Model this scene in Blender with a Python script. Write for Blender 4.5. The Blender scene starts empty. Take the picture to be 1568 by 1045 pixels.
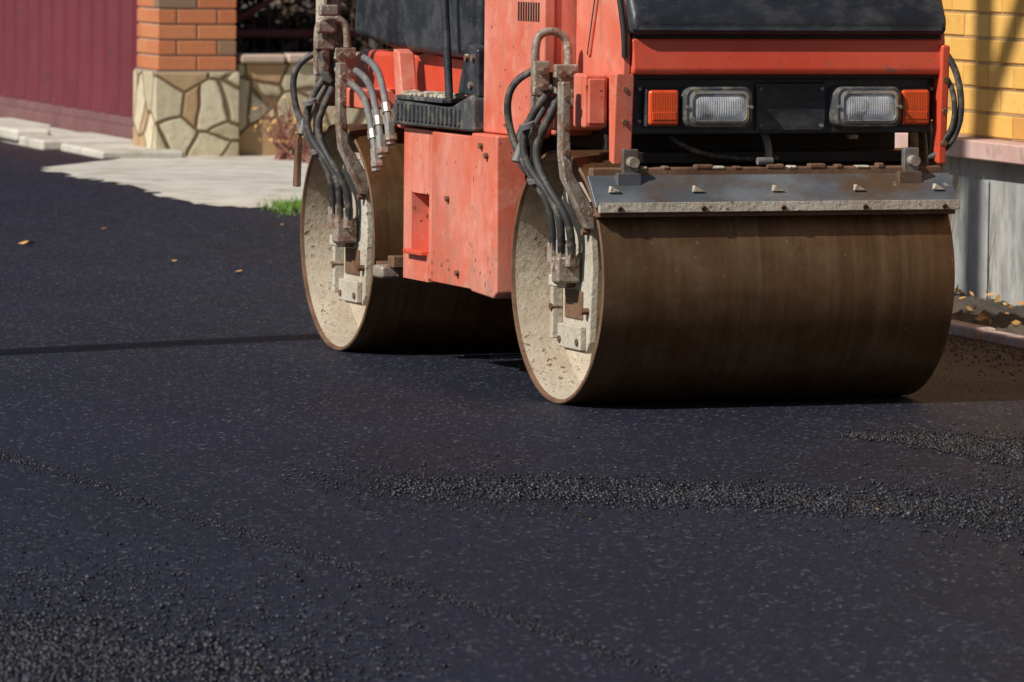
import bpy, bmesh, math, random
import numpy as np
from mathutils import Vector, Matrix
random.seed(4); rng=np.random.default_rng(7)
R=math.radians
scene=bpy.context.scene

# ------------------------------------------------------------ materials
def newmat(name):
    m=bpy.data.materials.new(name); m.use_nodes=True
    nt=m.node_tree; b=nt.nodes['Principled BSDF']; return m,nt,b
def N(nt,t,**k):
    n=nt.nodes.new(t)
    for a,v in k.items(): setattr(n,a,v)
    return n
def coords(nt,scale=(1,1,1)):
    tc=N(nt,'ShaderNodeTexCoord'); mp=N(nt,'ShaderNodeMapping'); mp.inputs['Scale'].default_value=scale
    nt.links.new(tc.outputs['Object'],mp.inputs['Vector']); return mp.outputs['Vector']
def noise(nt,vec,scale,detail=6,rough=.6):
    n=N(nt,'ShaderNodeTexNoise'); n.inputs['Scale'].default_value=scale
    n.inputs['Detail'].default_value=detail; n.inputs['Roughness'].default_value=rough
    nt.links.new(vec,n.inputs['Vector']); return n.outputs['Fac']
def ramp(nt,fac,lo,hi,a=0.,b=1.):
    r=N(nt,'ShaderNodeMapRange'); r.inputs['From Min'].default_value=lo; r.inputs['From Max'].default_value=hi
    r.inputs['To Min'].default_value=a; r.inputs['To Max'].default_value=b
    nt.links.new(fac,r.inputs['Value']); return r.outputs['Result']
def math_(nt,op,a,b):
    n=N(nt,'ShaderNodeMath',operation=op)
    for s,v in ((n.inputs[0],a),(n.inputs[1],b)):
        if isinstance(v,(int,float)): s.default_value=v
        else: nt.links.new(v,s)
    return n.outputs[0]
def mix(nt,fac,a,b):
    m=N(nt,'ShaderNodeMix',data_type='RGBA')
    if not isinstance(fac,(int,float)): nt.links.new(fac,m.inputs[0])
    else: m.inputs[0].default_value=fac
    for s,v in ((m.inputs[6],a),(m.inputs[7],b)):
        if isinstance(v,(tuple,list)): s.default_value=(*v[:3],1)
        else: nt.links.new(v,s)
    return m.outputs[2]
def bump(nt,b,h,strength,dist=.01):
    n=N(nt,'ShaderNodeBump'); n.inputs['Strength'].default_value=strength; n.inputs['Distance'].default_value=dist
    nt.links.new(h,n.inputs['Height']); nt.links.new(n.outputs['Normal'],b.inputs['Normal']); return n
def weathered(name,base,fade,dirt,rough=.5,metal=0.,fs=3.,ds=14.,dlo=.56,dhi=.68,flo=.35,fhi=.65,bs=.25,stretch=(1,1,1),chip=None,coat=0.,cth=.68):
    m,nt,b=newmat(name); v=coords(nt,stretch)
    f=ramp(nt,noise(nt,v,fs,4),flo,fhi); c=mix(nt,f,base,fade)
    dn=noise(nt,v,ds,9,.7); d=ramp(nt,dn,dlo,dhi); c=mix(nt,d,c,dirt)
    if chip:
        a=noise(nt,v,ds*3.3,5,.6); k=noise(nt,v,ds*.35,3)
        ch=ramp(nt,math_(nt,'ADD',math_(nt,'MULTIPLY',k,.35),a),cth+.175,cth+.21); c=mix(nt,ch,c,chip)
    nt.links.new(c,b.inputs['Base Color']); b.inputs['Metallic'].default_value=metal
    nt.links.new(ramp(nt,dn,0,1,rough*.8,min(1,rough*1.4)),b.inputs['Roughness'])
    b.inputs['Coat Weight'].default_value=coat
    bump(nt,b,noise(nt,v,ds*5,6),bs,.004); return m

M={}
def salmon_mat():
    m,nt,b=newmat('faded_orange_paint'); v=coords(nt); vs=coords(nt,(1,1,.16)); g=N(nt,'ShaderNodeSeparateXYZ'); nt.links.new(v,g.inputs[0])
    c=mix(nt,ramp(nt,noise(nt,v,2.6,4),.38,.62),(.64,.125,.065),(.7,.225,.155))
    c=mix(nt,ramp(nt,noise(nt,v,9,7,.7),.52,.8),c,(.74,.36,.27))
    st=noise(nt,vs,22,7,.7); c=mix(nt,ramp(nt,st,.52,.8),c,(.38,.13,.085))
    gr=noise(nt,v,5,9,.75); low=ramp(nt,g.outputs['Z'],.7,.3,0,.12)
    c=mix(nt,ramp(nt,math_(nt,'ADD',gr,low),.57,.76,0,.8),c,(.33,.18,.125))
    a=noise(nt,v,42,5,.6); k=noise(nt,v,3.5,3)
    c=mix(nt,ramp(nt,math_(nt,'ADD',math_(nt,'MULTIPLY',k,.4),a),.87,.90),c,(.16,.07,.045))
    nt.links.new(c,b.inputs['Base Color']); nt.links.new(ramp(nt,gr,.3,.7,.36,.66),b.inputs['Roughness'])
    bump(nt,b,noise(nt,v,14,6),.14,.01); return m
M['salmon']=salmon_mat()
M['orange']=weathered('orange_paint',(.58,.05,.02),(.64,.09,.042),(.32,.065,.04),.38,fs=3,ds=9,dlo=.54,dhi=.82,coat=.15,chip=(.28,.12,.08))
m,nt,b=newmat('black_plastic'); v=coords(nt,(.6,1,1))
c=mix(nt,ramp(nt,noise(nt,v,4,5),.4,.62),(.013,.015,.02),(.03,.033,.04)); dn=noise(nt,v,8,9,.78)
c=mix(nt,ramp(nt,dn,.46,.78,0,.8),c,(.1,.1,.1)); sx=coords(nt,(.3,2,2)); c=mix(nt,ramp(nt,noise(nt,sx,30,6,.7),.63,.72,0,.6),c,(.19,.185,.18))
nt.links.new(c,b.inputs['Base Color']); nt.links.new(ramp(nt,dn,.3,.7,.3,.6),b.inputs['Roughness']); bump(nt,b,noise(nt,v,7,4),.3,.03); M['black']=m
M['blackdust']=weathered('dusty_black_plate',(.03,.032,.038),(.07,.07,.07),(.22,.19,.14),.6,fs=6,ds=20,dlo=.5,dhi=.7)
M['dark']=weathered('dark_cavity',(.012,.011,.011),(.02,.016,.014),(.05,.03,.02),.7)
M['rubber']=weathered('hose_rubber',(.016,.016,.018),(.05,.047,.043),(.2,.165,.12),.55,ds=22,dlo=.5,dhi=.7)
M['hosegrey']=weathered('hose_grey',(.1,.1,.105),(.2,.195,.185),(.28,.22,.16),.5,ds=30,dlo=.5,dhi=.7)
M['worn']=weathered('worn_steel',(.22,.17,.13),(.4,.35,.29),(.18,.08,.04),.5,.2,fs=9,ds=22,dlo=.46,dhi=.64,bs=.5,chip=(.6,.5,.4),cth=.62)
M['steel']=weathered('scraper_steel',(.12,.14,.16),(.25,.26,.27),(.15,.09,.05),.4,.45,fs=7,ds=8,dlo=.44,dhi=.64,chip=(.4,.35,.27),cth=.66,stretch=(.5,1,1))
M['rust']=weathered('rusty_steel',(.11,.05,.025),(.2,.11,.06),(.05,.03,.02),.75,fs=9,ds=30,bs=.6)
M['chrome']=weathered('dull_zinc',(.36,.35,.33),(.46,.44,.4),(.22,.17,.11),.4,.7,fs=20,ds=40,dlo=.48,dhi=.65)
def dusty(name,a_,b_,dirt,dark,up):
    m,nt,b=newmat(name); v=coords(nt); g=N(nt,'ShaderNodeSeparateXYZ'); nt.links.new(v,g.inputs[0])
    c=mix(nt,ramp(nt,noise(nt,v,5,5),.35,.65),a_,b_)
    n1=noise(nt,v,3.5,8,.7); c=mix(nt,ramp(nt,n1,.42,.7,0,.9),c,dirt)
    z=ramp(nt,g.outputs['Z'],.2,.85,0,.5 if up else .2)  # darkens with height: upper-dish shade and dirt put into the colour
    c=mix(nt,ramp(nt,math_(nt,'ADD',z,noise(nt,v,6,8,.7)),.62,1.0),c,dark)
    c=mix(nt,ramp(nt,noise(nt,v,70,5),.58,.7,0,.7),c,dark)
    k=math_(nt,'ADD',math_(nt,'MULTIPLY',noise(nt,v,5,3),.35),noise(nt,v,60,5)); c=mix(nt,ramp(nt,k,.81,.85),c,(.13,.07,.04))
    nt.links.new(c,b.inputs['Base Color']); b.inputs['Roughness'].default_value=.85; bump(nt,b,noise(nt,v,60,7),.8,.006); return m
M['cream']=dusty('sand_dusted_steel',(.45,.4,.31),(.56,.51,.42),(.34,.27,.19),(.2,.14,.09),False)
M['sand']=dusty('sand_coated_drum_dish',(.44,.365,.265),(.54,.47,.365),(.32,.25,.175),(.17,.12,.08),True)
# drum shell
m,nt,b=newmat('drum_shell_steel'); v=coords(nt,(1,.05,.05)); v2=coords(nt,(1,1,1)); v3=coords(nt,(.25,1,1))
s1=noise(nt,v,38,9,.75); s2=noise(nt,v2,5,7,.65); s3=noise(nt,v,5,3); s4=noise(nt,v3,9,8,.7)
c=mix(nt,ramp(nt,s1,.35,.68),(.14,.068,.028),(.28,.165,.08))
c=mix(nt,ramp(nt,s3,.4,.65,0,.7),c,(.19,.088,.037))
c=mix(nt,ramp(nt,s2,.48,.75,0,.8),c,(.3,.195,.108))
c=mix(nt,ramp(nt,s4,.54,.74,0,.65),c,(.12,.066,.036))
sp=noise(nt,v2,60,5); c=mix(nt,ramp(nt,sp,.64,.74,0,.8),c,(.4,.3,.19))
nt.links.new(c,b.inputs['Base Color']); b.inputs['Metallic'].default_value=.68
nt.links.new(ramp(nt,s2,.2,.8,.3,.52),b.inputs['Roughness'])
bump(nt,b,math_(nt,'ADD',s1,math_(nt,'MULTIPLY',noise(nt,v2,120,4),.6)),.22,.002); M['drum']=m
# lamp parts
m,nt,b=newmat('lamp_reflector'); v=coords(nt); b.inputs['Metallic'].default_value=1; b.inputs['Roughness'].default_value=.2; b.inputs['Base Color'].default_value=(.92,.93,.95,1)
bump(nt,b,noise(nt,v,26,3),.3,.01); M['reflector']=m
m,nt,b=newmat('headlamp_glass'); v=coords(nt); w=N(nt,'ShaderNodeTexWave',bands_direction='X'); w.inputs['Scale'].default_value=40; w.inputs['Distortion'].default_value=1
nt.links.new(v,w.inputs['Vector']); b.inputs['Base Color'].default_value=(.78,.81,.84,1); b.inputs['Roughness'].default_value=.12
nt.links.new(ramp(nt,noise(nt,v,11,4),.3,.7,.15,.75),b.inputs['Alpha']); bump(nt,b,w.outputs['Fac'],.3,.003); M['lens']=m
m,nt,b=newmat('amber_lens'); v=coords(nt); w=N(nt,'ShaderNodeTexWave',bands_direction='X'); w.inputs['Scale'].default_value=55
nt.links.new(v,w.inputs['Vector']); c=mix(nt,w.outputs['Fac'],(.62,.055,.012),(.74,.1,.025)); c=mix(nt,ramp(nt,noise(nt,v,25,5),.5,.75),c,(.35,.06,.025))
nt.links.new(c,b.inputs['Base Color']); b.inputs['Roughness'].default_value=.2; bump(nt,b,w.outputs['Fac'],.3,.003); M['amber']=m

# asphalt
m,nt,b=newmat('fresh_asphalt'); v=coords(nt)
vo=N(nt,'ShaderNodeTexVoronoi'); vo.inputs['Scale'].default_value=110; nt.links.new(v,vo.inputs['Vector'])
rot=N(nt,'ShaderNodeMapping'); rot.inputs['Rotation'].default_value=(0,0,-R(17.5)); tc=N(nt,'ShaderNodeTexCoord'); nt.links.new(tc.outputs['Object'],rot.inputs['Vector'])
st=N(nt,'ShaderNodeMapping'); st.inputs['Scale'].default_value=(3.2,.16,1); nt.links.new(rot.outputs['Vector'],st.inputs['Vector'])
big=noise(nt,v,.6,4); mid=noise(nt,v,6,6,.7); streak=noise(nt,st.outputs['Vector'],2.2,6,.65); grain=noise(nt,v,150,3,.8)
c=mix(nt,ramp(nt,big,.38,.62),(.0066,.0068,.0155),(.0105,.0112,.027))
c=mix(nt,ramp(nt,streak,.52,.7,0,.8),c,(.0165,.0175,.035))
c=mix(nt,ramp(nt,mid,.55,.75,0,.6),c,(.017,.0175,.027))
c=mix(nt,ramp(nt,grain,.5,.8),c,(.034,.036,.052))
sepr=N(nt,'ShaderNodeSeparateColor'); nt.links.new(vo.outputs['Color'],sepr.inputs['Color'])
c=mix(nt,ramp(nt,sepr.outputs['Red'],.93,1.0),c,(.17,.17,.19))  # sparkle on fine grains painted in as lighter cells
c=mix(nt,ramp(nt,sepr.outputs['Green'],.72,.9),c,(.003,.003,.006))
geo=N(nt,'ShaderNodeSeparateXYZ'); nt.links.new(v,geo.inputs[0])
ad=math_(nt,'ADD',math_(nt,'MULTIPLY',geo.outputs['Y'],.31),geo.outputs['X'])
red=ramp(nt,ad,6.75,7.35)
c=mix(nt,math_(nt,'MULTIPLY',red,ramp(nt,noise(nt,v,16,8,.8),.44,.62)),c,(.055,.022,.018))  # red light reflected onto the ground, painted into the asphalt colour
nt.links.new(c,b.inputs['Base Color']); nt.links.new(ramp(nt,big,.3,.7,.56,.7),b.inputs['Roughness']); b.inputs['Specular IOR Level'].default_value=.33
b.inputs['Specular Tint'].default_value=(.85,.9,1,1)
fine=noise(nt,v,210,4,.7)
bump(nt,b,math_(nt,'ADD',math_(nt,'MULTIPLY',fine,1.3),vo.outputs['Distance']),.85,.006); M['asphalt']=m
m,nt,b=newmat('bitumen_stones'); a=N(nt,'ShaderNodeAttribute',attribute_name='rnd')
c=mix(nt,a.outputs['Fac'],(.0035,.0035,.006),(.055,.055,.068)); nt.links.new(c,b.inputs['Base Color']); b.inputs['Roughness'].default_value=.36; b.inputs['Specular IOR Level'].default_value=.4; M['stones']=m
M['crumb']=weathered('kerb_crumbs',(.07,.035,.028),(.15,.09,.07),(.035,.024,.02),.9)
M['soil']=weathered('soil',(.05,.037,.025),(.1,.075,.05),(.025,.018,.013),.95,fs=2,ds=10,bs=1)
M['slab']=weathered('light_concrete',(.5,.46,.38),(.6,.56,.48),(.3,.25,.18),.9,fs=1.5,ds=3.5,dlo=.48,dhi=.7,bs=.9)
M['kerb']=weathered('kerb_stone',(.34,.22,.19),(.5,.4,.34),(.13,.08,.06),.9,fs=6,ds=14)
M['plinth']=weathered('rendered_plinth',(.27,.28,.29),(.42,.4,.35),(.17,.165,.155),.9,fs=2.5,ds=7,dlo=.45,dhi=.65,stretch=(1,1,.35))
M['ledge']=weathered('pink_coping',(.5,.3,.25),(.58,.42,.36),(.3,.18,.14),.8,fs=4,ds=10)
M['tancap']=weathered('tan_coping',(.46,.33,.25),(.54,.43,.34),(.28,.2,.15),.8,fs=4,ds=10)
M['maroon']=weathered('maroon_sheet_metal',(.13,.016,.024),(.16,.022,.032),(.1,.018,.025),.45,fs=1,ds=4)
M['fbase']=weathered('fence_footing',(.14,.055,.055),(.19,.09,.085),(.1,.06,.055),.9)
M['mortar']=weathered('mortar',(.3,.24,.18),(.38,.31,.24),(.22,.17,.13),.95)
M['ymortar']=weathered('yellow_mortar',(.36,.21,.08),(.44,.28,.12),(.25,.15,.06),.95)
M['redmetal']=weathered('red_gate_paint',(.2,.025,.022),(.26,.04,.035),(.12,.04,.03),.5)
def brickmat(name,a_,b_,c_):
    m,nt,b=newmat(name); at=N(nt,'ShaderNodeAttribute',attribute_name='rnd'); v=coords(nt)
    c=mix(nt,at.outputs['Fac'],a_,b_); c=mix(nt,ramp(nt,at.outputs['Fac'],.86,.92),c,c_)
    n=noise(nt,v,25,6); c=mix(nt,ramp(nt,n,.55,.8),c,c_)
    nt.links.new(c,b.inputs['Base Color']); b.inputs['Roughness'].default_value=.85; bump(nt,b,n,.4,.006); return m
M['brick']=brickmat('orange_brick',(.47,.13,.05),(.56,.21,.085),(.24,.15,.085))
M['ybrick']=brickmat('yellow_brick',(.7,.37,.075),(.78,.46,.12),(.55,.27,.06))
m,nt,b=newmat('flagstone_cladding'); v=coords(nt)
nz=N(nt,'ShaderNodeTexNoise'); nz.inputs['Scale'].default_value=2.5; nt.links.new(v,nz.inputs['Vector'])
va=N(nt,'ShaderNodeVectorMath',operation='MULTIPLY_ADD'); va.inputs[1].default_value=(.12,.12,.12); nt.links.new(nz.outputs['Color'],va.inputs[0]); nt.links.new(v,va.inputs[2])
ve=N(nt,'ShaderNodeTexVoronoi',feature='DISTANCE_TO_EDGE'); ve.inputs['Scale'].default_value=3.8; nt.links.new(va.outputs[0],ve.inputs['Vector'])
vc=N(nt,'ShaderNodeTexVoronoi'); vc.inputs['Scale'].default_value=3.8; nt.links.new(va.outputs[0],vc.inputs['Vector'])
sc=N(nt,'ShaderNodeSeparateColor'); nt.links.new(vc.outputs['Color'],sc.inputs['Color'])
c=mix(nt,sc.outputs['Red'],(.42,.35,.22),(.66,.58,.4)); c=mix(nt,ramp(nt,sc.outputs['Green'],.62,.7,0,.8),c,(.42,.23,.1))
c=mix(nt,ramp(nt,noise(nt,v,14,8,.7),.48,.75,0,.75),c,(.33,.25,.14)); c=mix(nt,ramp(nt,ve.outputs['Distance'],.045,.025),c,(.16,.1,.05))
nt.links.new(c,b.inputs['Base Color']); b.inputs['Roughness'].default_value=.9; bump(nt,b,math_(nt,'ADD',ramp(nt,ve.outputs['Distance'],.01,.06),noise(nt,v,12,6)),.6,.015); M['flag']=m
def leafmat(name,a_,b_):
    m,nt,b=newmat(name); at=N(nt,'ShaderNodeAttribute',attribute_name='rnd'); c=mix(nt,at.outputs['Fac'],a_,b_)
    nt.links.new(c,b.inputs['Base Color']); b.inputs['Roughness'].default_value=.7; return m
M['grass']=leafmat('grass_blades',(.06,.14,.015),(.14,.26,.03))
M['dryleaf']=leafmat('dry_leaves',(.45,.22,.06),(.6,.36,.1))
M['hedge']=leafmat('hedge_leaves',(.02,.018,.01),(.11,.065,.03))
M['twig']=leafmat('twigs',(.24,.09,.06),(.24,.09,.06))
M['shoot']=leafmat('shoots',(.22,.18,.07),(.35,.3,.1))
M['pole']=weathered('pole_concrete',(.3,.29,.27),(.36,.35,.33),(.2,.19,.18),.9)

# ------------------------------------------------------------ helpers
def link(o,parent=None):
    scene.collection.objects.link(o)
    if parent is not None: o.parent=parent
    return o
def empty(name,loc,rz=0):
    e=bpy.data.objects.new(name,None); e.location=loc; e.rotation_euler=(0,0,rz); e.empty_display_size=.3; return link(e)
def meshobj(name,vs,fs,mat,parent=None,bevel=0,seg=2,smooth=False,rnd=None,ang=35):
    me=bpy.data.meshes.new(name); me.from_pydata([tuple(p) for p in vs],[],fs); me.update()
    if mat is not None: me.materials.append(mat)
    if rnd is not None:
        at=me.attributes.new('rnd','FLOAT','FACE'); at.data.foreach_set('value',np.asarray(rnd,dtype=np.float32))
    o=bpy.data.objects.new(name,me); link(o,parent)
    if rnd is None:
        bm=bmesh.new(); bm.from_mesh(me); bmesh.ops.recalc_face_normals(bm,faces=bm.faces); bm.to_mesh(me); bm.free()
    if smooth:
        me.polygons.foreach_set('use_smooth',[True]*len(me.polygons)); me.set_sharp_from_angle(angle=R(ang))
    if bevel:
        bv=o.modifiers.new('b','BEVEL'); bv.width=bevel; bv.segments=seg; bv.limit_method='ANGLE'
        me.polygons.foreach_set('use_smooth',[True]*len(me.polygons)); bv.harden_normals=True
    return o
BF=[(0,1,3,2),(4,6,7,5),(0,4,5,1),(2,3,7,6),(0,2,6,4),(1,5,7,3)]
def bverts(x0,x1,y0,y1,z0,z1): return [(x,y,z) for x in(x0,x1) for y in(y0,y1) for z in(z0,z1)]
def box(name,x0,x1,y0,y1,z0,z1,mat,parent=None,bevel=.004,seg=2):
    return meshobj(name,bverts(x0,x1,y0,y1,z0,z1),BF,mat,parent,bevel,seg)
def boxes(name,lst,mat,parent=None,bevel=.003):
    vs=[];fs=[];rn=[]
    for bb in lst:
        k=len(vs); vs+=bverts(*bb); fs+=[tuple(i+k for i in f) for f in BF]; r=random.random(); rn+=[r]*6
    o=meshobj(name,vs,fs,mat,parent,0,rnd=rn)
    if bevel: bv=o.modifiers.new('b','BEVEL'); bv.width=bevel; bv.segments=1
    return o
def prism(name,pts,a0,a1,mat,parent=None,axis='x',bevel=.004,seg=2):
    n=len(pts); vs=[]
    for a in(a0,a1):
        for p in pts:
            vs.append((a,p[0],p[1]) if axis=='x' else ((p[0],a,p[1]) if axis=='y' else (p[0],p[1],a)))
    fs=[tuple(range(n)),tuple(range(2*n-1,n-1,-1))]+[(i,(i+1)%n,(i+1)%n+n,i+n) for i in range(n)]
    return meshobj(name,vs,fs,mat,parent,bevel,seg)
def tube(name,pts,r,mat,parent=None,cyc=False,res=6):
    cu=bpy.data.curves.new(name,'CURVE'); cu.dimensions='3D'; cu.bevel_depth=r; cu.bevel_resolution=3; cu.resolution_u=res; cu.use_fill_caps=True
    s=cu.splines.new('NURBS'); s.points.add(len(pts)-1)
    for i,p in enumerate(pts): s.points[i].co=(*p,1)
    s.order_u=min(4,len(pts)); s.use_endpoint_u=True; s.use_cyclic_u=cyc
    cu.materials.append(mat); o=bpy.data.objects.new(name,cu); return link(o,parent)
def lathe(name,prof,n,mats,midx,parent,y,z,ang=30):
    vs=[];fs=[];mi=[]
    for (u,r) in prof:
        for k in range(n):
            a=2*math.pi*k/n; vs.append((u,y+r*math.cos(a),z+r*math.sin(a)))
    for i in range(len(prof)-1):
        for k in range(n):
            fs.append((i*n+k,i*n+(k+1)%n,(i+1)*n+(k+1)%n,(i+1)*n+k)); mi.append(midx[i])
    o=meshobj(name,vs,fs,None,parent,smooth=True,ang=ang)
    for mm in mats: o.data.materials.append(mm)
    for p,q in zip(o.data.polygons,mi): p.material_index=q
    return o
def cyl(name,p0,p1,r,mat,parent,n=20,r2=None):
    p0=Vector(p0);p1=Vector(p1); d=(p1-p0).normalized(); q=d.to_track_quat('Z','Y'); r2=r if r2 is None else r2
    vs=[]
    for p,rr in [(p0,r),(p1,r2)]:
        for k in range(n):
            a=2*math.pi*k/n; vs.append(p+q@Vector((rr*math.cos(a),rr*math.sin(a),0)))
    fs=[(k,(k+1)%n,(k+1)%n+n,k+n) for k in range(n)]+[tuple(range(n)),tuple(range(n,2*n))]
    return meshobj(name,vs,fs,mat,parent,smooth=True)

# ------------------------------------------------------------ road roller
TH=R(21)
RR=empty('road_roller',(.136,16.5,0),TH)
B=2.12
def drum_unit(tag,v0):
    W=1.2
    prof=[(.17,.001),(.17,.13),(.185,.3),(.17,.365),(.15,.382),(.012,.386),(.0,.389),(-.0,.397),(.003,.4),(.4,.4),(.8,.4),(1.197,.4),(1.2,.397),(1.2,.389),(1.188,.386),(1.05,.382),(1.03,.365),(1.03,.13),(1.03,.001)]
    mi=[1,1,1,1,1,2,2,2,0,0,0,2,2,2,1,1,1,1]
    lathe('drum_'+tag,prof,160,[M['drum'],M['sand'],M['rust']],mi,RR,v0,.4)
    for sx,side in ((0,'near'),(1,'far')):
        f=(lambda u:u) if sx==0 else (lambda u:W-u)
        def bx(n,u0,u1,*a,**k):
            a0,a1=sorted((f(u0),f(u1))); return box(n,a0,a1,*a,**k)
        pl=[(.125,.60),(.10,.19),(.06,.165),(-.12,.165),(-.15,.2),(-.17,.44),(-.14,.62),(-.02,.70),(.08,.68)]
        a0,a1=sorted((f(.055),f(.08)))
        prism(f'carrier_plate_{tag}_{side}',[(v0+p[0],p[1]) for p in pl],a0,a1,M['cream'],RR,bevel=.005)
        bx(f'carrier_rib_a_{tag}_{side}',.02,.055,v0+.075,v0+.1,.2,.62,M['cream'],RR)
        bx(f'carrier_foot_{tag}_{side}',.035,.055,v0-.124,v0+.074,.175,.25,M['cream'],RR)
        bx(f'carrier_recess_{tag}_{side}',.05,.0555,v0-.10,v0+.05,.27,.36,M['rust'],RR)
        cyl(f'hub_{tag}_{side}',(f(.17),v0,.4),(f(.08),v0,.4),.13,M['cream'],RR,32)
        cyl(f'motor_{tag}_{side}',(f(.055),v0,.42),(f(.01),v0,.42),.055,M['rust'],RR,24)
        bx(f'motor_block_{tag}_{side}',-.03,.05,v0-.09,v0-.03,.385,.47,M['worn'],RR,bevel=.01)
        bx(f'motor_port_{tag}_{side}',-.02,.02,v0-.05,v0+.02,.37,.41,M['cream'],RR,bevel=.008)
        for k,(a,c_) in enumerate([(.05,.2),(-.10,.2),(-.14,.3),(.09,.5),(-.14,.55),(.085,.3)]):
            cyl(f'bolt_{tag}_{side}_{k}',(f(.055),v0+a,c_),(f(.014 if a>.07 else .03),v0+a,c_),.012,M['rust'],RR,6)
        pts=[(-.06,1.02),(-.03,1.02),(-.03,.84),(-.02,.74),(.055,.62),(.055,.56),(.03,.56),(-.05,.72),(-.06,.80)]
        q=[(f(p[0]),p[1]) for p in pts]
        prism(f'yoke_arm_{tag}_{side}',q,v0-.19,v0-.145,M['worn'],RR,axis='y',bevel=.006)
        bx(f'strap_{tag}_{side}',-.072,-.04,v0+.035,v0+.055,.76,1.04,M['worn'],RR)
        bx(f'yoke_plate_a_{tag}_{side}',-.085,-.03,v0-.01,v0+.02,.97,1.08,M['worn'],RR,bevel=.006)
        bx(f'yoke_plate_b_{tag}_{side}',-.02,.06,v0-.03,v0+.0,.93,1.07,M['worn'],RR,bevel=.006)
        bx(f'yoke_plate_c_{tag}_{side}',-.075,.05,v0+.021,v0+.034,1.0,1.045,M['rust'],RR,bevel=.004)
        for k,(a,c_) in enumerate([(-.06,1.05),(-.06,1.0),(-.0,1.04),(.04,.98),(0,.96),(.035,1.04)]):
            cyl(f'yoke_bolt_{tag}_{side}_{k}',(f(a),v0-.01,c_),(f(a),v0-.05,c_),.012,M['rust'],RR,6)
        for k,(a,c_) in enumerate([(-.045,.97),(-.045,.88),(-.045,.80)]):
            cyl(f'arm_bolt_{tag}_{side}_{k}',(f(a),v0-.19,c_),(f(a),v0-.2,c_),.010,M['rust'],RR,6)
        lp=[(-.065,.99),(-.066,1.08),(-.066,1.13),(-.055,1.165),(-.005,1.178),(.038,1.155),(.046,1.12),(.046,1.05),(.046,.98)]
        tube(f'lifting_loop_{tag}_{side}',[(f(a),v0+.03,c_) for a,c_ in lp],.0135,M['worn'],RR)
        H=[([(-.02,.0,1.0),(-.06,-.02,.96),(-.10,.03,.88),(-.11,.03,.78),(-.07,-.02,.70),(-.03,-.08,.64),(-.02,-.1,.56),(-.01,-.07,.47)],.0135,'rubber'),
           ([(.0,-.02,.99),(-.03,-.05,.93),(-.07,-.0,.84),(-.075,.0,.76),(-.05,-.06,.68),(-.02,-.1,.62),(.01,-.12,.55),(.01,-.1,.45)],.0135,'rubber'),
           ([(-.05,.06,1.05),(-.13,.1,1.02),(-.13,.12,.9),(-.1,.1,.80),(-.09,.02,.73),(-.04,-.04,.64),(-.02,-.03,.55),(-.02,-.02,.44)],.012,'rubber'),
           ([(-.02,.02,.97),(-.05,.04,.9),(-.09,.08,.82),(-.11,.07,.76)],.016,'hosegrey')]
        for k,(pp,r,mm) in enumerate(H):
            tube(f'hose_{tag}_{side}_{k}',[(f(a),v0+b_,c_) for a,b_,c_ in pp],r,M[mm],RR)
        for k,(a,b_,c_) in enumerate([(-.01,-.07,.47),(.01,-.1,.46),(-.02,-.02,.46)]):
            cyl(f'fitting_{tag}_{side}_{k}',(f(a),v0+b_,c_-.02),(f(a),v0+b_,c_+.05),.018,M['worn'],RR,6)
        for k,zz in enumerate((.70,.87)):
            cyl(f'hose_clamp_{tag}_{side}_{k}',(f(-.07-.03*k),v0-.0,zz),(f(-.075-.03*k),v0-.0,zz+.014),.026,M['hosegrey'],RR,12)
drum_unit('front',0); drum_unit('rear',B)

prism('scraper_bar',[(-.385,.640),(-.375,.635),(-.30,.728),(-.31,.735)],-.02,1.215,M['steel'],RR,bevel=.002)
prism('scraper_lip',[(-.402,.655),(-.386,.641),(-.386,.622),(-.404,.624)],-.015,1.21,M['cream'],RR,bevel=.002)
box('scraper_rubber',-.012,1.205,-.385,-.335,.608,.6215,M['rust'],RR)
box('scraper_top_beam',.0,1.2,-.30,-.26,.715,.757,M['rust'],RR,bevel=.006)
for k,u in enumerate([.05,.33,.60,.88,1.155]):
    prism(f'scraper_gusset_{k}',[(u-.016,.684),(u+.026,.684),(u-.008,.703)],-.358,-.335,M['cream'],RR,axis='y',bevel=.001)
    cyl(f'scraper_bolt_{k}',(u,-.41,.634),(u,-.39,.642),.009,M['rust'],RR,6)
for k,(u,d) in enumerate([(.11,.04),(1.07,.04)]):
    box(f'scraper_bracket_{k}',u-d,u+d,-.335,-.31,.70,.742,M['steel'],RR)
    box(f'scraper_bracket_up_{k}',u-.012,u+d,-.31,-.285,.72,.815,M['steel'],RR)
    cyl(f'scraper_pin_{k}',(u+.014,-.34,.775),(u+.014,-.30,.775),.017,M['worn'],RR,12)
for k in range(11):
    u=.17+k*.08+random.uniform(-.02,.02); box(f'caked_dirt_{k}',u,u+random.uniform(.02,.07),-.303,-.27,.75,.752+random.uniform(.006,.016),M['rust' if k%3 else 'cream'],RR,bevel=.006)
box('scraper_rear_beam',.0,1.2,1.52,1.58,.33,.37,M['rust'],RR)
prism('scraper_rear_blade',[(1.62,.30),(1.70,.345),(1.70,.33),(1.625,.28)],.0,1.2,M['rust'],RR)
box('scraper_rear_end',-.03,.06,1.56,1.66,.29,.335,M['worn'],RR,bevel=.012)
box('scraper_inner_beam',.0,1.2,.45,.5,.3,.34,M['rust'],RR)

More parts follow.
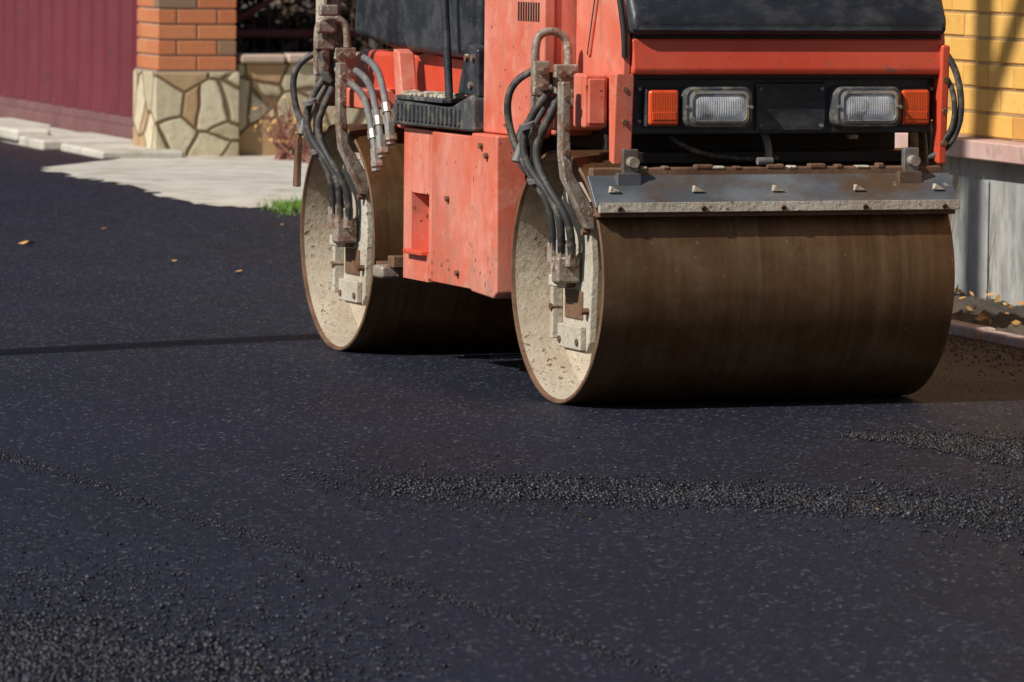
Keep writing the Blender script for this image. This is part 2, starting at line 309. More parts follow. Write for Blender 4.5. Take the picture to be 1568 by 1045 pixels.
hood=[(-.31,1.045),(-.318,1.06),(-.305,1.158),(.10,1.158),(.10,1.045)]
prism('front_panel',hood,.125,1.185,M['orange'],RR,bevel=.012,seg=3)
blk=[(-.335,1.185),(-.325,1.168),(.10,1.168),(.10,1.50),(-.16,1.48),(-.245,1.42),(-.31,1.27),(-.338,1.22)]
prism('hood_cover',blk,.115,1.19,M['black'],RR,bevel=.022,seg=4)
box('hood_trim',.13,1.18,-.30,-.0,1.157,1.169,M['dark'],RR,bevel=0)
hs_=[(-.285,.90),(-.30,1.05),(-.3,1.155),(-.24,1.42),(.10,1.46),(.10,.90)]
prism('hood_side',hs_,.098,.124,M['salmon'],RR,bevel=.006)
prism('hood_side_far',hs_,1.182,1.20,M['salmon'],RR,bevel=.006)
tube('hood_gasket',[(.10,-.305,1.10),(.098,-.31,1.16),(.096,-.29,1.22),(.096,-.25,1.34),(.096,-.2,1.44)],.009,M['dark'],RR)
tube('hood_seam',[(.094,-.02,1.10),(.094,-.05,1.2),(.094,-.1,1.32),(.094,-.12,1.45)],.006,M['dark'],RR)
tube('hood_seam_edge',[(.094,-.03,1.10),(.094,-.062,1.2),(.094,-.112,1.32),(.094,-.132,1.45)],.006,M['salmon'],RR)
prism('nose_leg',[(-.30,1.05),(-.235,1.05),(-.245,.775),(-.28,.765)],.075,.138,M['salmon'],RR,bevel=.006)
box('nose_bracket',.01,.09,-.2,-.10,.875,1.045,M['salmon'],RR,bevel=.01)
box('nose_bracket_face',.02,.074,-.215,-.2,.89,1.03,M['salmon'],RR,bevel=.004)
prism('nose_leg_far',[(-.33,1.14),(-.29,1.14),(-.27,.77),(-.31,.76)],1.175,1.205,M['orange'],RR,bevel=.008)
for k,z in enumerate([.80,.90,1.0]):
    cyl(f'nose_leg_bolt_{k}',(.107,-.30,z),(.107,-.262,z),.008,M['rust'],RR,8)
    cyl(f'nose_leg_far_bolt_{k}',(1.19,-.33,z+.03),(1.19,-.27,z+.03),.009,M['rust'],RR,8)
box('lamp_panel',.14,1.175,-.262,-.235,.86,1.035,M['black'],RR,bevel=.006)
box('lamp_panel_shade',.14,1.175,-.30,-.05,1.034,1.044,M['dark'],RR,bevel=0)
box('number_plate_holder',.56,.80,-.272,-.262,.868,1.02,M['black'],RR,bevel=.006)
for k,(a,c_) in enumerate([(.575,.885),(.785,.885),(.575,1.0),(.785,1.0),(.165,.9),(.165,1.0),(1.165,.88),(1.165,1.0)]):
    cyl(f'panel_screw_{k}',(a,-.262,c_),(a,-.278,c_),.006,M['worn'],RR,8)
def rrect(hx_,hz_,r,n=40):
    out=[]
    for i in range(n):
        a=2*math.pi*(i+.5)/n; cx=(hx_-r)*(1 if math.cos(a)>0 else -1); cz=(hz_-r)*(1 if math.sin(a)>0 else -1)
        out.append((cx+r*math.cos(a),cz+r*math.sin(a)))
    return out
for k,(l0,l1,s0,s1) in enumerate([(.300,.532,.185,.29),(.815,1.045,1.049,1.15)]):
    y0,y1=-.318,-.262; z0,z1=.880,1.008; n=40
    cx=(l0+l1)/2; cz=(z0+z1)/2; hx_=(l1-l0)/2; hz_=(z1-z0)/2
    def ringmesh(nm,rings,mat):
        vs=[(cx+p[0],yy,cz+p[1]) for rg,yy in rings for p in rg]; fs=[(i*n+j,i*n+(j+1)%n,(i+1)*n+(j+1)%n,(i+1)*n+j) for i in range(len(rings)-1) for j in range(n)]
        meshobj(nm,vs,fs,mat,RR,smooth=True)
    ringmesh(f'headlamp_housing_{k}',[(rrect(hx_,hz_,.03),y1),(rrect(hx_,hz_,.03),y0+.01),(rrect(hx_-.006,hz_-.005,.028),y0),(rrect(hx_-.015,hz_-.012,.024),y0),(rrect(hx_-.018,hz_-.015,.022),y0+.012)],M['blackdust'])
    ringmesh(f'headlamp_bezel_{k}',[(rrect(hx_-.015,hz_-.012,.023),y0-.001),(rrect(hx_-.024,hz_-.021,.02),y0-.005),(rrect(hx_-.027,hz_-.024,.019),y0+.006)],M['chrome'])
    vs=[];fs=[];rs=[1,.85,.7,.55,.4,.25,.1]
    for q in rs:
        for p in rrect((hx_-.024)*q,(hz_-.021)*q,min(.02,(hz_-.021)*q*.9) if q>.9 else (hz_-.021)*q*.95):
            vs.append((cx+p[0]-.012*(1-q),y0+.01+.042*(1-q*q),cz+p[1]))
    for i in range(len(rs)-1):
        for j in range(n): fs.append((i*n+j,i*n+(j+1)%n,(i+1)*n+(j+1)%n,(i+1)*n+j))
    fs.append(tuple((len(rs)-1)*n+j for j in range(n)))
    meshobj(f'headlamp_reflector_{k}',vs,fs,M['reflector'],RR,smooth=True,ang=60)
    cyl(f'headlamp_bulb_{k}',(cx-.02,y0+.045,cz),(cx-.02,y0+.010,cz),.024,M['blackdust'],RR,20)
    cyl(f'headlamp_bulb_cap_{k}',(cx-.02,y0+.011,cz),(cx-.02,y0+.007,cz),.015,M['reflector'],RR,16)
    g=rrect(hx_-.025,hz_-.022,.02); g2=rrect(hx_-.05,hz_-.042,.015)
    vs=[(cx+p[0],y0+.003,cz+p[1]) for p in g]+[(cx+p[0],y0-.007,cz+p[1]) for p in g2]
    fs=[(j,(j+1)%n,(j+1)%n+n,j+n) for j in range(n)]+[tuple(range(n,2*n))]
    meshobj(f'headlamp_glass_{k}',vs,fs,M['lens'],RR,smooth=True,ang=50)
    for j,(a,c_) in enumerate([(l0+.009,.945),(l1-.009,.945)]):
        cyl(f'headlamp_screw_{k}_{j}',(a,y0-.008,c_),(a,y0+.004,c_),.006,M['chrome'],RR,8)
    box(f'indicator_housing_{k}',s0-.006,s1+.002,-.29,-.262,.882,1.004,M['black'],RR,bevel=.006)
    box(f'indicator_lens_{k}',s0,s1-.004,-.308,-.288,.888,.998,M['amber'],RR,bevel=.01,seg=3)
    box(f'indicator_inset_{k}',s0+.01,s1-.014,-.3105,-.307,.905,.93,M['amber'],RR,bevel=.003)
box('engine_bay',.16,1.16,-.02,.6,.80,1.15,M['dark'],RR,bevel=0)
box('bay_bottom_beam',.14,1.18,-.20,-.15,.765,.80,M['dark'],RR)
tube('bay_hose_a',[(.62,-.2,.86),(.62,-.24,.82),(.62,-.26,.79),(.60,-.26,.76)],.012,M['hosegrey'],RR)
tube('bay_hose_b',[(.3,-.2,.85),(.36,-.24,.79),(.5,-.24,.77),(.66,-.22,.78)],.009,M['rubber'],RR)
box('bay_clip',.90,.93,-.24,-.21,.84,.855,M['worn'],RR)
cyl('bay_fitting',(.56,-.29,.775),(.61,-.29,.775),.012,M['hosegrey'],RR)
tube('side_hose_far',[(1.19,-.31,1.12),(1.22,-.33,1.08),(1.25,-.33,.98),(1.245,-.32,.86),(1.2,-.3,.8),(1.16,-.27,.78)],.011,M['rubber'],RR)
tube('side_hose_far2',[(1.19,-.3,1.05),(1.215,-.32,1.02),(1.23,-.33,.94),(1.22,-.32,.86),(1.18,-.3,.82)],.009,M['rubber'],RR)

side=[(.64,.83),(.14,.83),(.10,.93),(.10,1.46),(.3,1.5),(.64,1.5)]
prism('engine_cover_side',side,-.01,.03,M['salmon'],RR,bevel=.008)
prism('engine_cover_side_far',side,1.17,1.21,M['salmon'],RR,bevel=.008)
box('engine_block_cover',.03,1.17,.11,.63,.84,1.47,M['salmon'],RR,bevel=.01)
for k in range(9):
    box(f'vent_slot_{k}',-.0125,-.009,.14+k*.022,.150+k*.022,1.20,1.26,M['dark'],RR,bevel=0)
tw=[(.41,.32),(.44,.30),(.645,.31),(.655,.33),(.655,.828),(.42,.828)]
prism('front_frame_tower',tw,-.045,.06,M['salmon'],RR,bevel=.008)
prism('front_frame_tower_far',tw,1.14,1.245,M['salmon'],RR,bevel=.008)
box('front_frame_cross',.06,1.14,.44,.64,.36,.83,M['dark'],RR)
def chassis(tag,mir):
    g=(lambda u:u) if not mir else (lambda u:1.2-u)
    def plate(nm,pts,z0,z1): prism(nm+tag,[(g(p[0]),p[1]) for p in pts],z0,z1,M['salmon'],RR,axis='z',bevel=0 if 'pocket' in nm else .004)
    plate('chassis_panel',[(-.03,.662),(-.03,1.06),(.0,1.13),(.0,1.172),(.08,1.172),(.08,.662)],.315,.815)
    plate('chassis_pocket_top',[(.0,1.172),(.0,1.42),(.08,1.42),(.08,1.172)],.60,.815)
    plate('chassis_pocket_low',[(.0,1.172),(.0,1.42),(.08,1.42),(.08,1.172)],.305,.40)
    plate('chassis_pocket_back',[(.0,1.34),(.0,1.42),(.08,1.42),(.08,1.34)],.40,.60)
chassis('',False); chassis('_far',True)
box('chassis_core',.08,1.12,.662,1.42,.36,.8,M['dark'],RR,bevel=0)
box('pocket_lining',.06,.082,1.165,1.345,.395,.605,M['orange'],RR,bevel=0)
box('pocket_step',-.025,.05,1.18,1.36,.392,.408,M['orange'],RR,bevel=.004)
for k,(a,c_,uu) in enumerate([(.9,.60,-.03),(.55,.79,-.045),(.50,.76,-.045),(.8,.36,-.03)]):
    cyl(f'chassis_bolt_{k}',(uu,a,c_),(uu-.012,a,c_),.010,M['rust'],RR,10)
prism('platform_step',[(.665,.83),(.665,.94),(.70,.95),(.9,.90),(1.42,.915),(1.46,.88),(1.45,.825)],-.035,.25,M['blackdust'],RR,bevel=.01)
box('step_tread',-.04,.22,.95,1.40,.913,.928,M['blackdust'],RR)
for k in range(16): box(f'step_rib_{k}',-.043,-.034,.78+k*.04,.80+k*.04,.845,.90,M['blackdust'],RR,bevel=.002)
for k in range(22): box(f'tread_clod_{k}',-.04+random.random()*.05,.02+random.random()*.05,.96+k*.02,.975+k*.02+random.random()*.02,.926,.934+random.random()*.014,M['cream'],RR,bevel=.005)
prism('platform_post',[(.67,.94),(.67,1.10),(.78,1.12),(.86,.95)],-.02,.03,M['black'],RR,bevel=.01)
for k,(a,c_) in enumerate([(.70,1.07),(.76,1.07),(.72,.98)]): cyl(f'post_bolt_{k}',(-.02,a,c_),(-.03,a,c_),.012,M['worn'],RR,8)
box('platform_deck',.25,.95,.66,1.5,.83,.93,M['black'],RR)
prism('rear_fender',[(.95,.93),(.95,1.05),(1.50,1.07),(1.62,1.05),(1.66,.96),(1.58,.84),(1.5,.83),(1.46,.93)],.10,.14,M['orange'],RR,bevel=.01)
prism('rear_fender_strip',[(1.42,.81),(1.49,1.07),(1.55,1.08),(1.50,.81)],.0,.06,M['salmon'],RR,bevel=.008)
prism('console_panel',[(.67,1.10),(.67,1.50),(2.3,1.55),(2.30,1.30),(2.12,1.10),(1.9,1.075),(1.5,1.065)],.10,.18,M['black'],RR,bevel=.03,seg=3)
prism('console_panel_b',[(.80,1.06),(.80,1.30),(1.55,1.32),(1.60,1.13),(1.50,1.07)],.03,.10,M['black'],RR,bevel=.03,seg=3)
box('body_core',.2,1.0,.66,1.62,.93,1.35,M['black'],RR,bevel=.03)
tube('grab_pole',[(-.02,.93,.93),(-.02,.95,1.1),(-.03,.98,1.3),(-.03,1.0,1.75),(.0,1.02,2.0)],.014,M['black'],RR)
tube('grab_pole_far',[(1.22,.93,.93),(1.22,.95,1.1),(1.23,.98,1.3),(1.23,1.0,1.75),(1.2,1.02,2.0)],.014,M['black'],RR)
prism('rear_body',[(1.70,.86),(1.68,1.06),(2.25,1.06),(2.45,1.0),(2.42,.9)],.13,1.1,M['orange'],RR,bevel=.02,seg=3)
prism('rear_cover',[(1.66,1.065),(1.7,1.6),(2.2,1.58),(2.45,1.43),(2.5,1.1)],.185,1.12,M['black'],RR,bevel=.03,seg=3)
box('rear_yoke_beam',.0,1.2,1.86,2.06,.86,.93,M['salmon'],RR,bevel=.01)
box('front_yoke_beam',.0,1.2,.02,.10,.86,.93,M['salmon'],RR,bevel=.01)
box('yoke_side_rear',-.03,.04,B+.06,B+.17,.86,1.32,M['worn'],RR,bevel=.02)
box('yoke_side_rear_plate',-.05,-.031,B+.02,B+.10,1.05,1.3,M['cream'],RR,bevel=.006)
box('driver_seat_cushion',.35,.85,1.25,1.65,1.36,1.50,M['black'],RR,bevel=.04,seg=4)
prism('driver_seat_back',[(1.62,1.5),(1.70,1.95),(1.62,1.97),(1.52,1.5)],.36,.84,M['black'],RR,bevel=.03,seg=3)
tube('steering_column',[(.6,.7,1.40),(.6,.85,1.6),(.6,.9,1.68)],.025,M['black'],RR)
sw=[(.6+.19*math.cos(a),.9+.16*math.sin(a),1.68+.1*math.sin(a)) for a in np.linspace(0,2*math.pi,17)[:-1]]
tube('steering_wheel',sw,.014,M['black'],RR,cyc=True)
for k,(dx,dz) in enumerate([(0,0),(-.03,-.045),(-.05,-.09)]):
    tube(f'pressure_hose_{k}',[(.0+dx,1.84,1.04+dz),(.0+dx,1.70,1.02+dz),(-.02+dx,1.58,.94+dz),(-.03+dx,1.50,.84+dz),(-.03+dx,1.47,.78+dz)],.0125,M['hosegrey'],RR)
    cyl(f'pressure_fitting_{k}',(-.03+dx,1.49,.83+dz),(-.03+dx,1.47,.755+dz),.018,M['chrome'],RR,6)
    cyl(f'pressure_nut_{k}',(-.03+dx,1.47,.79+dz),(-.03+dx,1.465,.77+dz),.023,M['worn'],RR,6)
    cyl(f'pressure_collar_{k}',(-.025+dx,1.54,.89+dz),(-.028+dx,1.52,.86+dz),.017,M['chrome'],RR,8)
for k in range(4):
    tube(f'cross_hose_{k}',[(.02,.2+.03*k,.92-.02*k),(-.06,.17+.03*k,.88),(-.08,.15,.80-.03*k),(-.04,.1,.72)],.010,M['rubber'],RR)
    tube(f'cross_hose_rear_{k}',[(.02,B+.1,1.2-.03*k),(-.07,B+.02*k,1.15),(-.09,B-.02,1.05-.03*k),(-.04,B-.05,.95)],.010,M['rubber'],RR)
prism('rear_side_reflector',[(B+.36,.56),(B+.40,.56),(B+.38,.72),(B+.35,.74)],-.03,-.01,M['rust'],RR)
tube('rear_reflector_arm',[(-.02,B+.37,.72),(-.02,B+.33,.82),(0,B+.1,.9)],.009,M['rust'],RR)
for i in range(3):
    box(f'yoke_clamp_{i}',-.09,-.02,B-.03-.02*i,B+.0-.02*i,1.06+.06*i,1.10+.06*i,M['worn'],RR,bevel=.008)

# ------------------------------------------------------------ ground
def sheet(name,pts,z,mat,parent=None):
    return meshobj(name,[(p[0],p[1],z) for p in pts],[tuple(range(len(pts)))],mat,parent)
sheet('ground',[(-400,-300),(400,-300),(400,600),(-400,600)],-.012,M['soil'])
FR=R(17.5); fx=Vector((math.cos(FR),math.sin(FR))); fy=Vector((-math.sin(FR),math.cos(FR))); FO=Vector((1.88,21.1))
def F(s,t): p=FO+fx*s+fy*t; return (p.x,p.y)
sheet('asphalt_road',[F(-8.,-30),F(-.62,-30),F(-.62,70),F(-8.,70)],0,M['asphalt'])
sheet('far_verge',[F(-14,-30),F(-8.01,-30),F(-8.01,70),F(-14,70)],-.004,M['soil'])
base=[(-2.88,31.96),(-2.32,33.9),(-1.2,34.6),(1.2,34.2),(.9,29.5),(-.6,27.3),(-1.18,27.6),(-1.57,27.8),(-1.9,28.7),(-2.16,29.75),(-2.35,30.4),(-2.6,30.9)]
slab=[]
for i,p in enumerate(base):
    q=base[(i+1)%len(base)]; k=10
    for j in range(k):
        f=j/k; a=.05 if 4<i or i==11 else .01
        slab.append((p[0]*(1-f)+q[0]*f+random.uniform(-a,a),p[1]*(1-f)+q[1]*f+random.uniform(-a,a)*2))
sheet('concrete_driveway',slab,.004,M['slab'])
def fobj(name): return empty(name,(FO.x,FO.y,0),FR)
kb=fobj('roadside_kerb')
for i in range(18):
    t=-6+i*.72
    box(f'kerb_stone_{i}',-.70+random.uniform(-.02,.02),-.62,t,t+.70,-.02,.035+random.uniform(-.015,.01),M['kerb'],kb,bevel=.012)
vg=fobj('concrete_verge')
for i in range(9):
    t=13.0+i*1.3
    box(f'verge_slab_{i}',-.62-.1*(i%3),-.075,t,t+1.2+.1*(i%2),-.01,.05+.015*(i%2),M['slab'],vg,bevel=.02)
for i in range(5):
    t=15+i*2.1; box(f'verge_block_{i}',-.75,-.5,t,t+.8,.02,.11,M['slab'],vg,bevel=.03)

yw=fobj('yellow_brick_wall')
box('plinth',0.,.35,-6,8,-.05,.60,M['plinth'],yw,bevel=0)
lst=[]
for i in range(26):
    t=-6+i*.54; lst.append((-.10,.36,t,t+.532,.592,.668))
boxes('coping',lst,M['ledge'],yw,.006)
box('mortar',.036,.33,-6,8,.67,2.88,M['ymortar'],yw,bevel=0)
lst=[]
for r in range(22):
    z=.676+r*.1; o=(r%2)*.13
    t=-6-o
    while t<8-.05:
        a=max(t,-6); bb=min(t+.25,8); d=random.uniform(-.003,.003)
        lst.append((.03+d,.15,a,bb,z,z+.088)); t+=.262
boxes('bricks',lst,M['ybrick'],yw,.004)
box('wall_cap',-.05,.40,-6.05,8.05,2.885,2.96,M['ledge'],yw)
lst=[]
for i in range(8): lst.append((-.014,-.002,-3.2+i*.62,-3.2+i*.62+random.uniform(.2,.34),.0,.5+random.uniform(0,.07)))
boxes('plinth_pilasters',lst,M['plinth'],yw,.008)

pl=fobj('brick_gate_pillar')
s0,s1,t0,t1=-.19,.33,13.27,13.85
box('stone_base',s0-.02,s1+.02,t0-.02,t1+.02,-.05,.54,M['flag'],pl,bevel=.01)
box('base_cap',s0-.01,s1+.01,t0-.01,t1+.01,.54,.552,M['mortar'],pl,bevel=0)
box('core',s0+.012,s1-.012,t0+.012,t1-.012,.552,2.6,M['mortar'],pl,bevel=0)
lst=[]
for r in range(20):
    z=.556+r*.1; d=.12
    if r%2==0:
        a=(s1-s0-.012)/2
        for k in range(2):
            lst.append((s0+k*(a+.012),s0+k*(a+.012)+a,t0,t0+d,z,z+.087)); lst.append((s0+k*(a+.012),s0+k*(a+.012)+a,t1-d,t1,z,z+.087))
        lst.append((s0,s0+d,t0+d+.012,t1-d-.012,z,z+.087)); lst.append((s1-d,s1,t0+d+.012,t1-d-.012,z,z+.087))
    else:
        a=(t1-t0-.012)/2
        for k in range(2):
            lst.append((s0,s0+d,t0+k*(a+.012),t0+k*(a+.012)+a,z,z+.087)); lst.append((s1-d,s1,t0+k*(a+.012),t0+k*(a+.012)+a,z,z+.087))
        lst.append((s0+d+.012,s1-d-.012,t0,t0+d,z,z+.087)); lst.append((s0+d+.012,s1-d-.012,t1-d,t1,z,z+.087))
boxes('bricks',lst,M['brick'],pl,.005)
prism('pillar_cap',[(s0-.06,2.6),(s1+.06,2.6),((s0+s1)/2,2.78)],t0-.06,t1+.06,M['ledge'],pl,axis='y')
lw=fobj('low_stone_wall')
box('wall_body',.352,3.2,13.32,13.62,-.05,.60,M['flag'],lw,bevel=.015)
lst=[]; x=.36
while x<3.2:
    w_=random.uniform(.2,.32); lst.append((x,x+w_-.012,13.28,13.66,.602,.655+random.uniform(0,.02))); x+=w_
boxes('coping_stones',lst,M['tancap'],lw,.015)
mf=fobj('corrugated_metal_fence')
vs=[];fs=[];pts=[];t=13.88
while t<30:
    pts+= [(t,0),(t+.16,0),(t+.20,-.055),(t+.30,-.055),(t+.34,0)]; t+=.42
for p in pts:
    vs+=[(p[1]+.02,p[0],.20),(p[1]+.02,p[0],2.3)]
for i in range(len(pts)-1): fs.append((2*i,2*i+2,2*i+3,2*i+1))
meshobj('sheet',vs,fs,M['maroon'],mf)
box('bottom_rail',-.05,.06,13.9,30,.14,.198,M['fbase'],mf)
box('footing',-.07,.16,13.9,30,-.05,.14,M['fbase'],mf,bevel=.01)
box('cap_rail',-.05,.06,13.9,30,2.3,2.35,M['maroon'],mf)
gt=fobj('red_metal_gate')
for k,(a,b_) in enumerate([(.74,.79),(1.0,1.05),(1.5,1.54)]): box(f'rail_{k}',.55,3.2,14.6,14.64,a,b_,M['redmetal'],gt)
for k in range(5): box(f'post_{k}',.6+k*.62,.64+k*.62,14.55,14.59,0,1.6,M['redmetal'],gt)
for k in range(26): cyl(f'bar_{k}',(.6+k*.1,14.62,.1),(.6+k*.1,14.62,1.55),.004,M['redmetal'],gt,6)
tube('brace',[(.62,14.53,.84),(.95,14.53,1.0),(1.3,14.53,1.3)],.02,M['redmetal'],gt)

# ------------------------------------------------------------ foliage
def leaves(name,n,sampler,size,mat,parent=None):
    vs=np.zeros((n*4,3));
    for i in range(n):
        c=np.array(sampler()); a=rng.normal(size=3); a/=np.linalg.norm(a); b_=np.cross(a,rng.normal(size=3)); b_/=np.linalg.norm(b_)
        s=size*rng.uniform(.5,1.4); vs[i*4:i*4+4]=[c-a*s,c-b_*s*.5,c+a*s,c+b_*s*.5]
    fs=[(4*i,4*i+1,4*i+2,4*i+3) for i in range(n)]
    return meshobj(name,vs,fs,mat,parent,rnd=rng.random(n))
def hs():
    s=rng.uniform(.55,6.5); t=16.2+rng.random()*1.8; hmax=1.5+.5*math.sin(s*3.1)+.3*math.sin(s*7); z=rng.random()*hmax
    p=F(s,t); return (p[0],p[1],z)
leaves('hedge',26000,hs,.05,M['hedge'])
def twiggy(name,base,n,h,spread,mat,r=.004):
    e=empty(name,(base[0],base[1],0))
    cu=bpy.data.curves.new('stems','CURVE'); cu.dimensions='3D'; cu.bevel_depth=r; cu.bevel_resolution=1
    for i in range(n):
        p=Vector((random.gauss(0,.05),random.gauss(0,.05),0)); d=Vector((random.gauss(0,spread),random.gauss(0,spread),1)).normalized()
        s=cu.splines.new('POLY'); k=7; s.points.add(k-1); L=h*random.uniform(.5,1.1)/k
        for j in range(k):
            s.points[j].co=(*p,1); s.points[j].radius=1-.1*j
            if j in(2,4):
                q=p.copy(); dd=(d+Vector((random.gauss(0,.6),random.gauss(0,.6),.2))).normalized(); s2=cu.splines.new('POLY'); s2.points.add(3)
                for m_ in range(4): s2.points[m_].co=(*q,1); s2.points[m_].radius=.6-.1*m_; q=q+dd*L*.8
            d=(d+Vector((random.gauss(0,.15),random.gauss(0,.15),random.gauss(0,.05)))).normalized(); p=p+d*L
    cu.materials.append(mat); o=bpy.data.objects.new('stems',cu); link(o,e); return e
twiggy('bare_shrub',(-1.44,33.4),40,.46,.5,M['twig'],.0065)
twiggy('bare_shrub',(-1.27,33.0),20,.32,.5,M['twig'],.006)
def sl_():
    return (-1.4+rng.normal()*.12,33.4+rng.normal()*.12,abs(rng.normal()*.12)+.12)
leaves('shrub_dead_leaves',110,sl_,.02,M['dryleaf'])
for (s,t,h,n) in [(-.12,.15,1.0,1),(-.16,-.25,1.0,1)]:
    b_=F(s,t); twiggy('wall_vine',b_,n,h,.05,M['shoot'],.0042)
def ls():
    p=F(rng.uniform(-.60,-.02),rng.uniform(-4,3)); return (p[0],p[1],.03+rng.random()*.04)
leaves('leaf_litter',420,ls,.02,M['dryleaf'])
box_s=fobj('planting_bed')
nx,ny=22,260; vs=[];fs=[]
for i in range(nx):
    for j in range(ny):
        s=-.615+i*.61/(nx-1); t=-6+j*13./(ny-1); z=.015+.03*math.sin(math.pi*i/(nx-1))+random.uniform(-.018,.022)
        vs.append((s,t,z))
for i in range(nx-1):
    for j in range(ny-1): fs.append((i*ny+j,(i+1)*ny+j,(i+1)*ny+j+1,i*ny+j+1))
meshobj('soil_bed',vs,fs,M['soil'],box_s,smooth=True,ang=80)
n=700; vs=[];fs=[]
for i in range(n):
    x=-1.16+random.gauss(0,.07); y=27.75+random.gauss(0,.3); a=random.uniform(0,6.28); h=random.uniform(.02,.045); w_=.004
    dx,dy=math.cos(a)*w_,math.sin(a)*w_; k=len(vs); vs+=[(x-dx,y-dy,0),(x+dx,y+dy,0),(x+random.gauss(0,.02),y+random.gauss(0,.02),h)]; fs.append((k,k+1,k+2))
meshobj('grass_tuft',vs,fs,M['grass'],rnd=[random.random() for _ in fs])
vs=[];fs=[]
for (x,y,s) in [(-2.25,24.3,.05),(-1.18,22.5,.035),(-1.5,23.2,.02),(-2.0,25.6,.02),(-1.0,26.3,.03),(-1.15,26.1,.02),(.2,13.2,.008),(.95,13.5,.008)]:
    a=random.uniform(0,6.3); k=len(vs)
    for j in range(6):
        q=a+j*math.pi/3; rr=s*(1 if j%3==0 else .55); vs.append((x+rr*math.cos(q),y+rr*math.sin(q),.006+random.random()*s*.35))
    fs.append(tuple(range(k,k+6)))
meshobj('fallen_leaves',vs,fs,M['dryleaf'],rnd=[.6]*len(fs))

up=empty('utility_pole',(-5.3,15.42,0))
cyl('shaft',(0,0,0),(0,0,9),.13,M['pole'],up,16,r2=.10)
box('crossarm',-.7,.7,-.05,.05,8.4,8.5,M['pole'],up)
for k in (-.6,0,.6): cyl(f'insulator_{k}',(k,0,8.5),(k,0,8.65),.035,M['chrome'],up,10)

# ------------------------------------------------------------ loose stones
bm=bmesh.new(); bmesh.ops.create_icosphere(bm,subdivisions=1,radius=1); IV=np.array([v.co[:] for v in bm.verts]); IF=np.array([[v.index for v in f.verts] for f in bm.faces]); bm.free()
def gp(px,py):
    z=12050/(py+115); return np.array([(px-784)*z/8035,z])
P=[];S=[]
def band(ctrl,n,smin,smax,fall=1.0):
    c=[(gp(a,b_),gp(a,b_-h)[1]-gp(a,b_)[1]) for a,b_,h,_ in ctrl]; w=[q[3] for q in ctrl]
    for _ in range(n):
        while True:
            i=rng.integers(0,len(c)-1); f=rng.random()
            if rng.random()<(w[i]*(1-f)+w[i+1]*f): break
        p=c[i][0]*(1-f)+c[i+1][0]*f; hw=c[i][1]*(1-f)+c[i+1][1]*f
        off=rng.normal()*hw*.62*fall
        P.append((p[0]+rng.normal()*.02,p[1]+off)); S.append(rng.uniform(smin,smax)*(1 if rng.random()<.93 else 1.4))
band([(560,745,14,.03),(680,750,16,.3),(850,748,14,.7),(1000,752,14,1),(1200,758,14,.8),(1380,768,18,.7),(1600,785,34,1)],6000,.0026,.007)
band([(430,735,16,.3),(700,745,30,.6),(1000,765,32,.6),(1600,790,60,1)],1700,.002,.005)
band([(1300,660,3,.1),(1380,664,6,.5),(1480,674,14,.9),(1620,690,26,1)],3200,.0028,.0066)
band([(-20,700,3,.8),(120,740,3,.8),(380,825,4,1),(640,905,5,.9),(850,970,5,.9),(1080,1055,6,.8)],1900,.0018,.0045,.7)
band([(-40,1030,60,1),(100,1025,60,1),(300,1030,50,.6),(500,1060,40,.3)],4000,.0028,.007)
band([(-40,950,70,.8),(200,950,80,.7),(500,990,80,.35),(700,1040,60,.1)],2200,.0022,.0058)
band([(-40,860,90,.4),(500,850,90,.3),(700,760,70,.2),(1100,800,60,.1)],900,.0018,.004)
band([(1350,745,20,.4),(1600,750,40,1)],700,.0022,.005)
for _ in range(14000):
    z=10/(1-rng.random()*.5); x=rng.uniform(-.105,.11)*z; P.append((x,z)); S.append(rng.uniform(.0010,.0025))
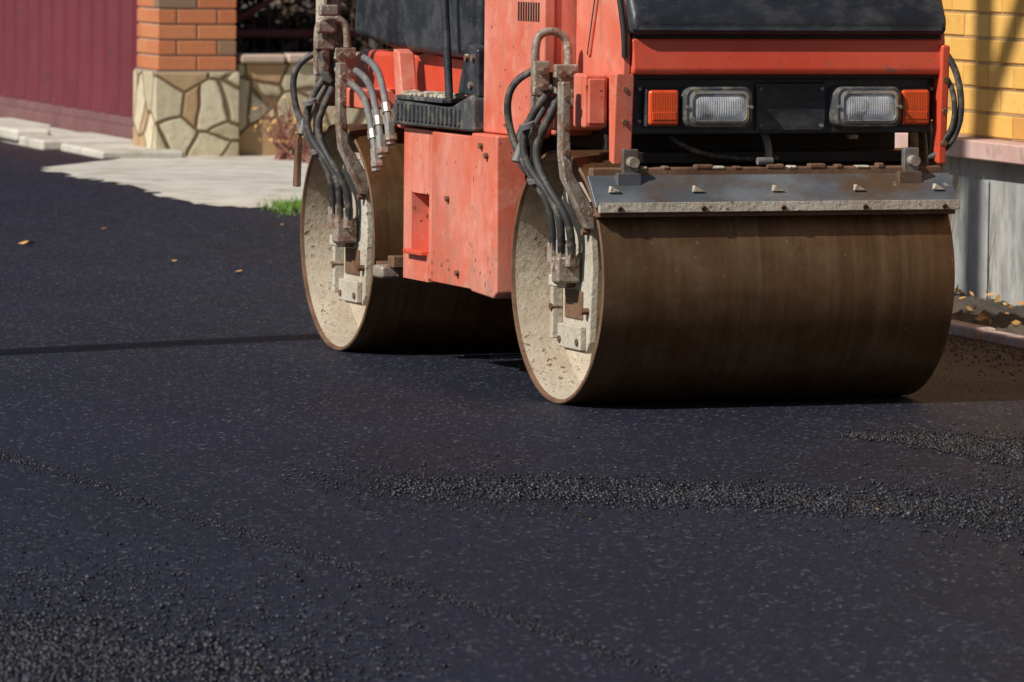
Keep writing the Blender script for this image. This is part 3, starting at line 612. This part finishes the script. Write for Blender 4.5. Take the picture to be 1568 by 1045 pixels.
def stones(name,P,S,mat,pw=3):
    P=np.array(P);S=np.array(S); n=len(P)
    sc=rng.uniform(.65,1.3,size=(n,1,3)); V=IV[None]*sc*(1+rng.normal(size=(n,len(IV),1))*.14)
    a=rng.uniform(0,6.28,n); ca,sa=np.cos(a)[:,None],np.sin(a)[:,None]
    x=V[:,:,0]*ca-V[:,:,1]*sa; y=V[:,:,0]*sa+V[:,:,1]*ca; V=np.stack([x,y,V[:,:,2]*.8],2)*S[:,None,None]
    V[:,:,0]+=P[:,0:1]; V[:,:,1]+=P[:,1:2]; V[:,:,2]+=(S*.4)[:,None]
    FSx=(IF[None]+(np.arange(n)*len(IV))[:,None,None]).reshape(-1,3)
    me=bpy.data.meshes.new(name); me.vertices.add(n*len(IV)); me.vertices.foreach_set('co',V.reshape(-1))
    me.loops.add(len(FSx)*3); me.loops.foreach_set('vertex_index',FSx.reshape(-1).astype(np.int32))
    me.polygons.add(len(FSx)); me.polygons.foreach_set('loop_start',np.arange(0,len(FSx)*3,3,dtype=np.int32)); me.polygons.foreach_set('loop_total',np.full(len(FSx),3,dtype=np.int32))
    me.update(calc_edges=True); at=me.attributes.new('rnd','FLOAT','FACE'); at.data.foreach_set('value',np.repeat(rng.random(n)**pw,len(IF)).astype(np.float32))
    me.materials.append(mat); me.validate(); link(bpy.data.objects.new(name,me))
stones('loose_asphalt_gravel',P,S,M['stones'],4)
P=[];S=[]
for _ in range(2600):
    p=F(-.72-abs(rng.normal())*.22,rng.uniform(-4.2,1.5)); P.append(p); S.append(rng.uniform(.002,.0065))
for _ in range(220):
    p=F(rng.uniform(-.6,-.05),rng.uniform(-4.2,1.5)); P.append(p); S.append(rng.uniform(.012,.032))
stones('kerb_rubble',P,S,M['crumb'])

# ------------------------------------------------------------ light, world, camera
E=R(40); hx,hy=-.78,-.625
d=Vector((hx*math.cos(E),hy*math.cos(E),math.sin(E))).normalized()
sl=bpy.data.lights.new('sun','SUN'); sl.energy=5.0; sl.angle=R(.5); sl.color=(1,.97,.92)
so=bpy.data.objects.new('sun',sl); so.rotation_euler=d.to_track_quat('Z','Y').to_euler(); so.location=(-5,5,12); link(so)
w=bpy.data.worlds.new('World'); scene.world=w; w.use_nodes=True; nt=w.node_tree
sk=nt.nodes.new('ShaderNodeTexSky'); sk.sky_type='NISHITA'; sk.sun_disc=False; sk.sun_elevation=E; sk.sun_rotation=math.atan2(hx,hy)%(2*math.pi)
nt.links.new(sk.outputs[0],nt.nodes['Background'].inputs[0]); nt.nodes['Background'].inputs[1].default_value=.055
cam=bpy.data.cameras.new('camera'); cam.sensor_width=36; cam.lens=36*8035/1568; cam.clip_end=2000; cam.clip_start=.5
cam.dof.use_dof=True; cam.dof.focus_distance=16.2; cam.dof.aperture_fstop=10
co=bpy.data.objects.new('camera',cam); link(co)
pitch=math.atan(635/8035)
co.matrix_world=Matrix.Translation((0,0,1.5))@Matrix.Rotation(R(90)-pitch,4,'X')@Matrix.Rotation(R(.6),4,'Z')
scene.camera=co
scene.view_settings.view_transform='Standard'; scene.view_settings.look='None'; scene.view_settings.exposure=0
